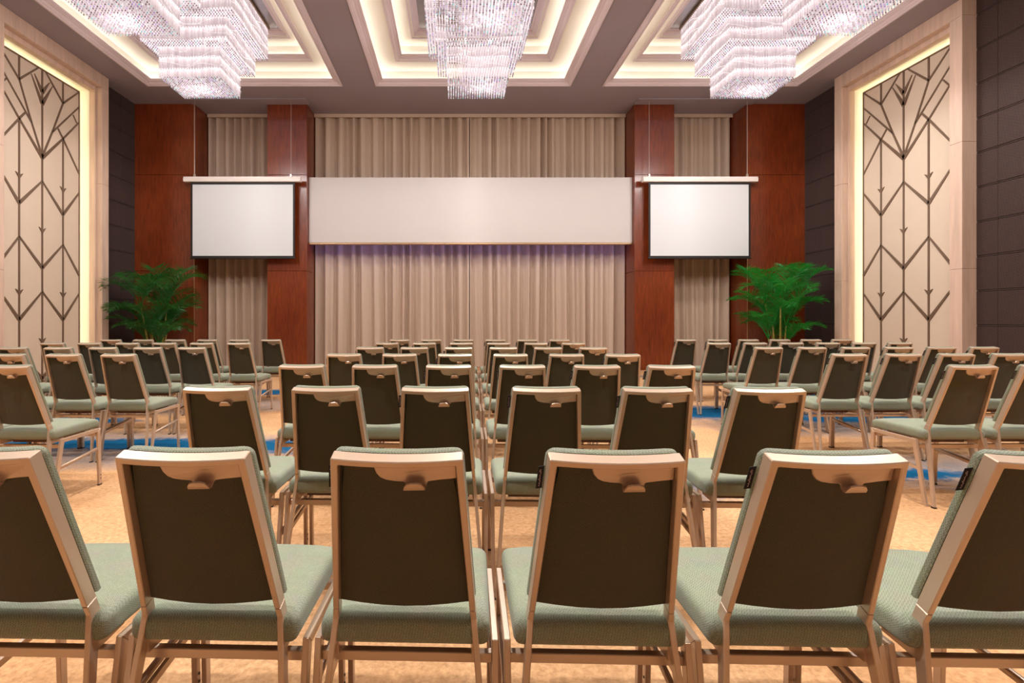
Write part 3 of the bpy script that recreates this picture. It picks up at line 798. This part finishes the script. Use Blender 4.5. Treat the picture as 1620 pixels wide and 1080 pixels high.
    # --- back cushion (front side)
    def outline(hw0, hw1, s0, s1, rad, k=5, m=6):
        pts = [(-hw0, s0)]
        for i in range(k + 1):
            a = PI - (PI / 2) * i / k; pts.append((-hw1 + rad + rad * math.cos(a), s1 - rad + rad * math.sin(a)))
        for i in range(1, m): pts.append((-hw1 + rad + (2 * hw1 - 2 * rad) * i / m, s1))
        for i in range(k + 1):
            a = PI / 2 - (PI / 2) * i / k; pts.append((hw1 - rad + rad * math.cos(a), s1 - rad + rad * math.sin(a)))
        pts.append((hw0, s0))
        for i in range(m - 1, 0, -1): pts.append((-hw0 + 2 * hw0 * i / m, s0 - 0.004 * math.sin(PI * i / m)))
        return pts
    secs = []
    for n_, gx in ((-0.001, 0.0), (-0.006, 0.0025), (-0.016, 0.0025), (-0.023, -0.004), (-0.027, -0.016)):
        secs.append([BP(x, s, n_) for x, s in outline(0.1705 + gx, 0.1430 + gx, 0.012 - gx, ul + gx * 0.6, 0.022)])
    mb = MB(); mb.loft(secs); obj('back_cushion', mb, M['seat'], root, smooth=False)
    for p in root.children[-1].data.polygons: p.use_smooth = len(p.vertices) == 4
    # --- rear upholstery panel, recessed in the frame
    secs = [[BP(x, s, n_) for x, s in outline(0.1570 - g, 0.1272 - g, 0.006 + g, ul - 0.0155 - g, 0.012)] for n_, g in ((0.0, 0.0), (0.011, 0.0), (0.014, 0.004))]
    mb = MB(); mb.loft(secs, caps=False)
    # cap as a grid of strips so it follows the bulge
    for i in range(10):
        cols = []
        for t in (i / 10, (i + 1) / 10):
            lo, hi = 0.010, ul - 0.0195
            cols.append([BP((-1 + 2 * t) * (0.153 + (0.1232 - 0.153) * r / 4 - (0.006 if r == 4 else 0)), lo + (hi - lo) * r / 4 - 0.004 * math.sin(PI * t) * (r == 0), 0.014) for r in range(5)])
        for r in range(4): mb.quad(cols[0][r], cols[1][r], cols[1][r+1], cols[0][r+1])
    obj('back_panel', mb, M['back'], root)
    # --- metal handle plate with a hooked tab
    s1 = ul - 0.0155
    pl = [(-0.052, s1), (-0.050, s1 - 0.012), (-0.046, s1 - 0.024), (-0.038, s1 - 0.034), (-0.026, s1 - 0.040), (-0.008, s1 - 0.043), (0.014, s1 - 0.0445), (0.020, s1 - 0.052), (0.060, s1 - 0.052), (0.068, s1 - 0.0445),
          (0.095, s1 - 0.042), (0.1295, s1 - 0.041), (0.1280, s1 - 0.008), (0.124, s1 - 0.002), (0.118, s1)]
    top = [(x, s1) for x in (-0.052, -0.02, 0.01, 0.04, 0.07, 0.1, 0.118)]
    mb = MB(); mb.loft([[BP(x, s, 0.010) for x, s in pl], [BP(x, s, 0.0185) for x, s in pl]]); me = mb.mesh('handle_plate'); bevel_mesh(me, 0.002, 1, 0.8)
    hp = obj('handle_plate', me, M['metal'], root)
    secs = []
    for (s, n_, xl, xr) in ((-0.045, 0.017, 0.020, 0.066), (-0.052, 0.020, 0.017, 0.063), (-0.056, 0.028, 0.015, 0.062), (-0.054, 0.035, 0.0145, 0.061), (-0.046, 0.038, 0.016, 0.0595), (-0.038, 0.0395, 0.021, 0.0545), (-0.035, 0.040, 0.030, 0.046)):
        secs.append([BP(xl, s1 + s, n_), BP(xr, s1 + s, n_), BP(xr, s1 + s + 0.002, n_ - 0.003), BP(xl, s1 + s + 0.002, n_ - 0.003)])
    mb = MB(); mb.loft(secs); obj('handle_tab', mb, M['metal'], hp)
    # --- black sewn tag on the left edge
    mb = MB(); xs0 = lambda s: -(0.1715 - 0.029 * s / ul) - 0.002
    sa, sb = ul - 0.098, ul - 0.040
    mb.loft([[BP(xs0(s), s, -0.004), BP(xs0(s), s, -0.0055), BP(xs0(s) - 0.013, s - 0.004, -0.0075), BP(xs0(s) - 0.013, s - 0.004, -0.006)] for s in (sa, sb)])
    tg = obj('fabric_tag', mb, M['tagm'], root)
    rnd = random.Random(2); mb = MB(); s = sa + 0.006
    while s < sb - 0.008:
        h = rnd.uniform(0.0012, 0.0028); w0 = rnd.uniform(0.0045, 0.006); w1 = w0 + rnd.choice((0.0022, 0.003, 0.0044))
        p = [BP(xs0(s_) - w_, s_ - 0.002, -0.0035 - 0.00012 * w_ / 0.001) for s_, w_ in ((s, w0), (s + h, w0), (s + h, w1), (s, w1))]
        mb.quad(*p); s += h + 0.0012
    obj('tag_stitching', mb, M['tagt'], tg)
    return root
chair = make_chair()
ORD = ['zeroth', 'first', 'second', 'third', 'fourth', 'fifth', 'sixth', 'seventh']
first = [True]; jr = random.Random(7)
def place_chair(x, dt, rz, label, group):
    c = chair if first[0] else copy_tree(chair); first[0] = False
    # dt is the distance of the top of the back; the origin lies 0.25 m further on
    c.location = (x + math.sin(-rz) * 0.25, dt + 0.25, 0); c.rotation_euler = (0, 0, rz)
    tag(c, label, 'chair', group)
PITCH = 0.47
def dt_row(n): return 1.112 + (n - 1) * 1.056
for n in range(1, 8):
    for k in range(6):
        x = 0.114 + (n - 1) * 0.0433 + (k - 2.5) * PITCH
        row = 'front row' if n == 1 else '%s row' % ORD[n]
        place_chair(x + jr.uniform(-.002, .002), dt_row(n) - 0.018 * (k - 2.5) * PITCH + jr.uniform(-.003, .003), math.radians(-1.6 + jr.uniform(-.15, .15)),
                    'green padded chair, %s from the left in the %s of the middle block' % (ORD[k + 1], 'nearest row' if n == 1 else ORD[n] + ' row'), 'chairs in the middle block')
lx = {3: -2.835, 4: -2.83, 5: -2.76, 6: -2.715, 7: -2.69}; ln = {3: 2, 4: 5, 5: 6, 6: 6, 7: 6}
rx = {3: 3.30, 4: 3.36, 5: 3.335, 6: 3.36, 7: 3.43}; rn = {3: 2, 4: 5, 5: 6, 6: 6, 7: 6}
for n in range(3, 8):
    rw = ORD[8 - n]
    for k in range(ln[n]):
        place_chair(lx[n] - k * PITCH + jr.uniform(-.002, .002), dt_row(n) + jr.uniform(-.004, .004), math.radians(-1.2 + jr.uniform(-.15, .15)),
                    'green padded chair, %s from the aisle in the %s row from curtain, left block' % (ORD[k + 1], rw), 'chairs in the left block')
    for k in range(rn[n]):
        place_chair(rx[n] + k * PITCH + jr.uniform(-.002, .002), dt_row(n) + 0.03 * (n >= 4) + 0.012 * k + jr.uniform(-.004, .004), math.radians(0.0 + jr.uniform(-.15, .15)),
                    'green padded chair, %s from the aisle in the %s row from curtain, right block' % (ORD[k + 1], rw), 'chairs in the right block')

# ------------------------------------------------------------------ palms
def palm(x, y, seed, leafm, label, scale=1.0, wallx=0.9):
    rnd = random.Random(seed)
    root = empty('potted_palm', (x, y, 0)); tag(root, label, 'potted palm', 'palms beside the stage')
    prof = [(0.17, 0.0), (0.19, 0.02), (0.24, 0.36), (0.25, 0.40), (0.235, 0.40), (0.225, 0.36)]
    mb = MB(); mb.loft([[(r * math.cos(2*PI*j/24), r * math.sin(2*PI*j/24), z) for j in range(24)] for r, z in prof]); obj('pot', mb, M['pot'], root, smooth=False)
    mb = MB(); mb.loft([[(r * math.cos(2*PI*j/20), r * math.sin(2*PI*j/20), z) for j in range(20)] for r, z in ((0.226, 0.35), (0.15, 0.375), (0.02, 0.38))]); obj('soil', mb, M['soil'], root)
    def frond(p0, az, rise, length, droop, nl=25):
        pts = []; p = Vector(p0); el = rise; ns = 14
        for i in range(ns + 1):
            pts.append(p.copy()); t = i / ns
            e = el - droop * (t ** 1.7)
            p = p + Vector((math.cos(az) * math.cos(e), math.sin(az) * math.cos(e), math.sin(e))) * (length / ns)
        mb = MB(); mb.tube(pts, [0.011 * (1 - 0.85 * i / ns) for i in range(ns + 1)], 5)
        sidev = Vector((-math.sin(az), math.cos(az), 0))
        for i in range(nl):
            t = 0.22 + 0.78 * i / (nl - 1); f = t * ns; a = min(int(f), ns - 1); q = pts[a].lerp(pts[a + 1], f - a)
            tg = (pts[a + 1] - pts[a]).normalized(); up = sidev.cross(tg) * -1
            if up.z < 0: up = -up
            ll = (0.40 * math.sin(PI * (0.14 + 0.80 * (t - 0.22) / 0.78)) + 0.06) * length / 1.2
            for sd in (-1, 1):
                fw = rnd.uniform(0.55, 0.8) + 0.5 * (t - 0.5)
                d = (sidev * sd * 0.85 + tg * fw + up * rnd.uniform(0.15, 0.45)).normalized()
                wv = d.cross(up).normalized() * (0.0075 + 0.002 * rnd.random())
                q1 = q + d * ll * 0.5; q2 = q + d * ll - Vector((0, 0, 1)) * ll * rnd.uniform(0.05, 0.28)
                n = len(mb.v)
                keel = up * 0.004
                mb.v += [tuple(q + wv * .35), tuple(q - wv * .35), tuple(q1 + wv + keel), tuple(q1 - wv + keel), tuple(q1 - keel), tuple(q2)]
                mb.f += [(n, n + 4, n + 2), (n, n + 1, n + 4), (n + 1, n + 3, n + 4), (n + 2, n + 4, n + 5), (n + 4, n + 3, n + 5)]
        return mb
    canes = 9
    for c in range(canes):
        a = 2 * PI * c / canes + rnd.uniform(-0.3, 0.3); r = 0.05 + 0.12 * rnd.random()
        b = Vector((math.cos(a) * r, math.sin(a) * r, 0.36)); hgt = rnd.uniform(0.25, 0.7) if c % 3 else rnd.uniform(1.0, 1.2)
        lean = 0.10 + 0.12 * rnd.random()
        t = b + Vector((math.cos(a) * lean * hgt, math.sin(a) * lean * hgt, hgt))
        mb = MB(); mb.tube([b, b.lerp(t, 0.33) , b.lerp(t, 0.66) + Vector((0, 0, 0.01)), t], [0.024, 0.021, 0.018, 0.013], 7); obj('cane', mb, M['cane'], root, smooth=True)
        nf = 5 if c % 3 else 6
        for k in range(nf):
            if k < 3: az = a + (k - 1) * 1.1 + rnd.uniform(-0.35, 0.35)
            else: az = rnd.uniform(0, 2 * PI)
            up_ = k / nf
            length = rnd.uniform(0.85, 1.2) * (0.85 if hgt < 0.4 else 1)
            rise = rnd.uniform(0.95, 1.35) + 0.1 * up_; droop = rnd.uniform(1.2, 2.1)
            fr = frond(t, az, rise, length, droop)
            lim = lambda v_, m_: v_ if v_ < m_ * 0.6 else m_ * 0.6 + m_ * 0.4 * math.tanh((v_ - m_ * 0.6) / (m_ * 0.4))
            fr.v = [((-lim(-a_, wallx) if x < 0 else lim(a_, wallx)), (lim(b_, 0.95) if b_ > 0 else -lim(-b_, 0.75)), c_) for a_, b_, c_ in fr.v]
            obj('frond', fr.mesh('frond', fix=False), leafm, root)
    root.scale = (scale,) * 3
    return root
palm(-6.62, 11.2, 21, M['leaf'], 'potted areca palm with fronds coloured as less lit before the left red wall', 1.05)
palm(7.22, 11.2, 34, M['leaf2'], 'potted areca palm with fronds coloured as if spot-lit before the right red wall', 1.05)
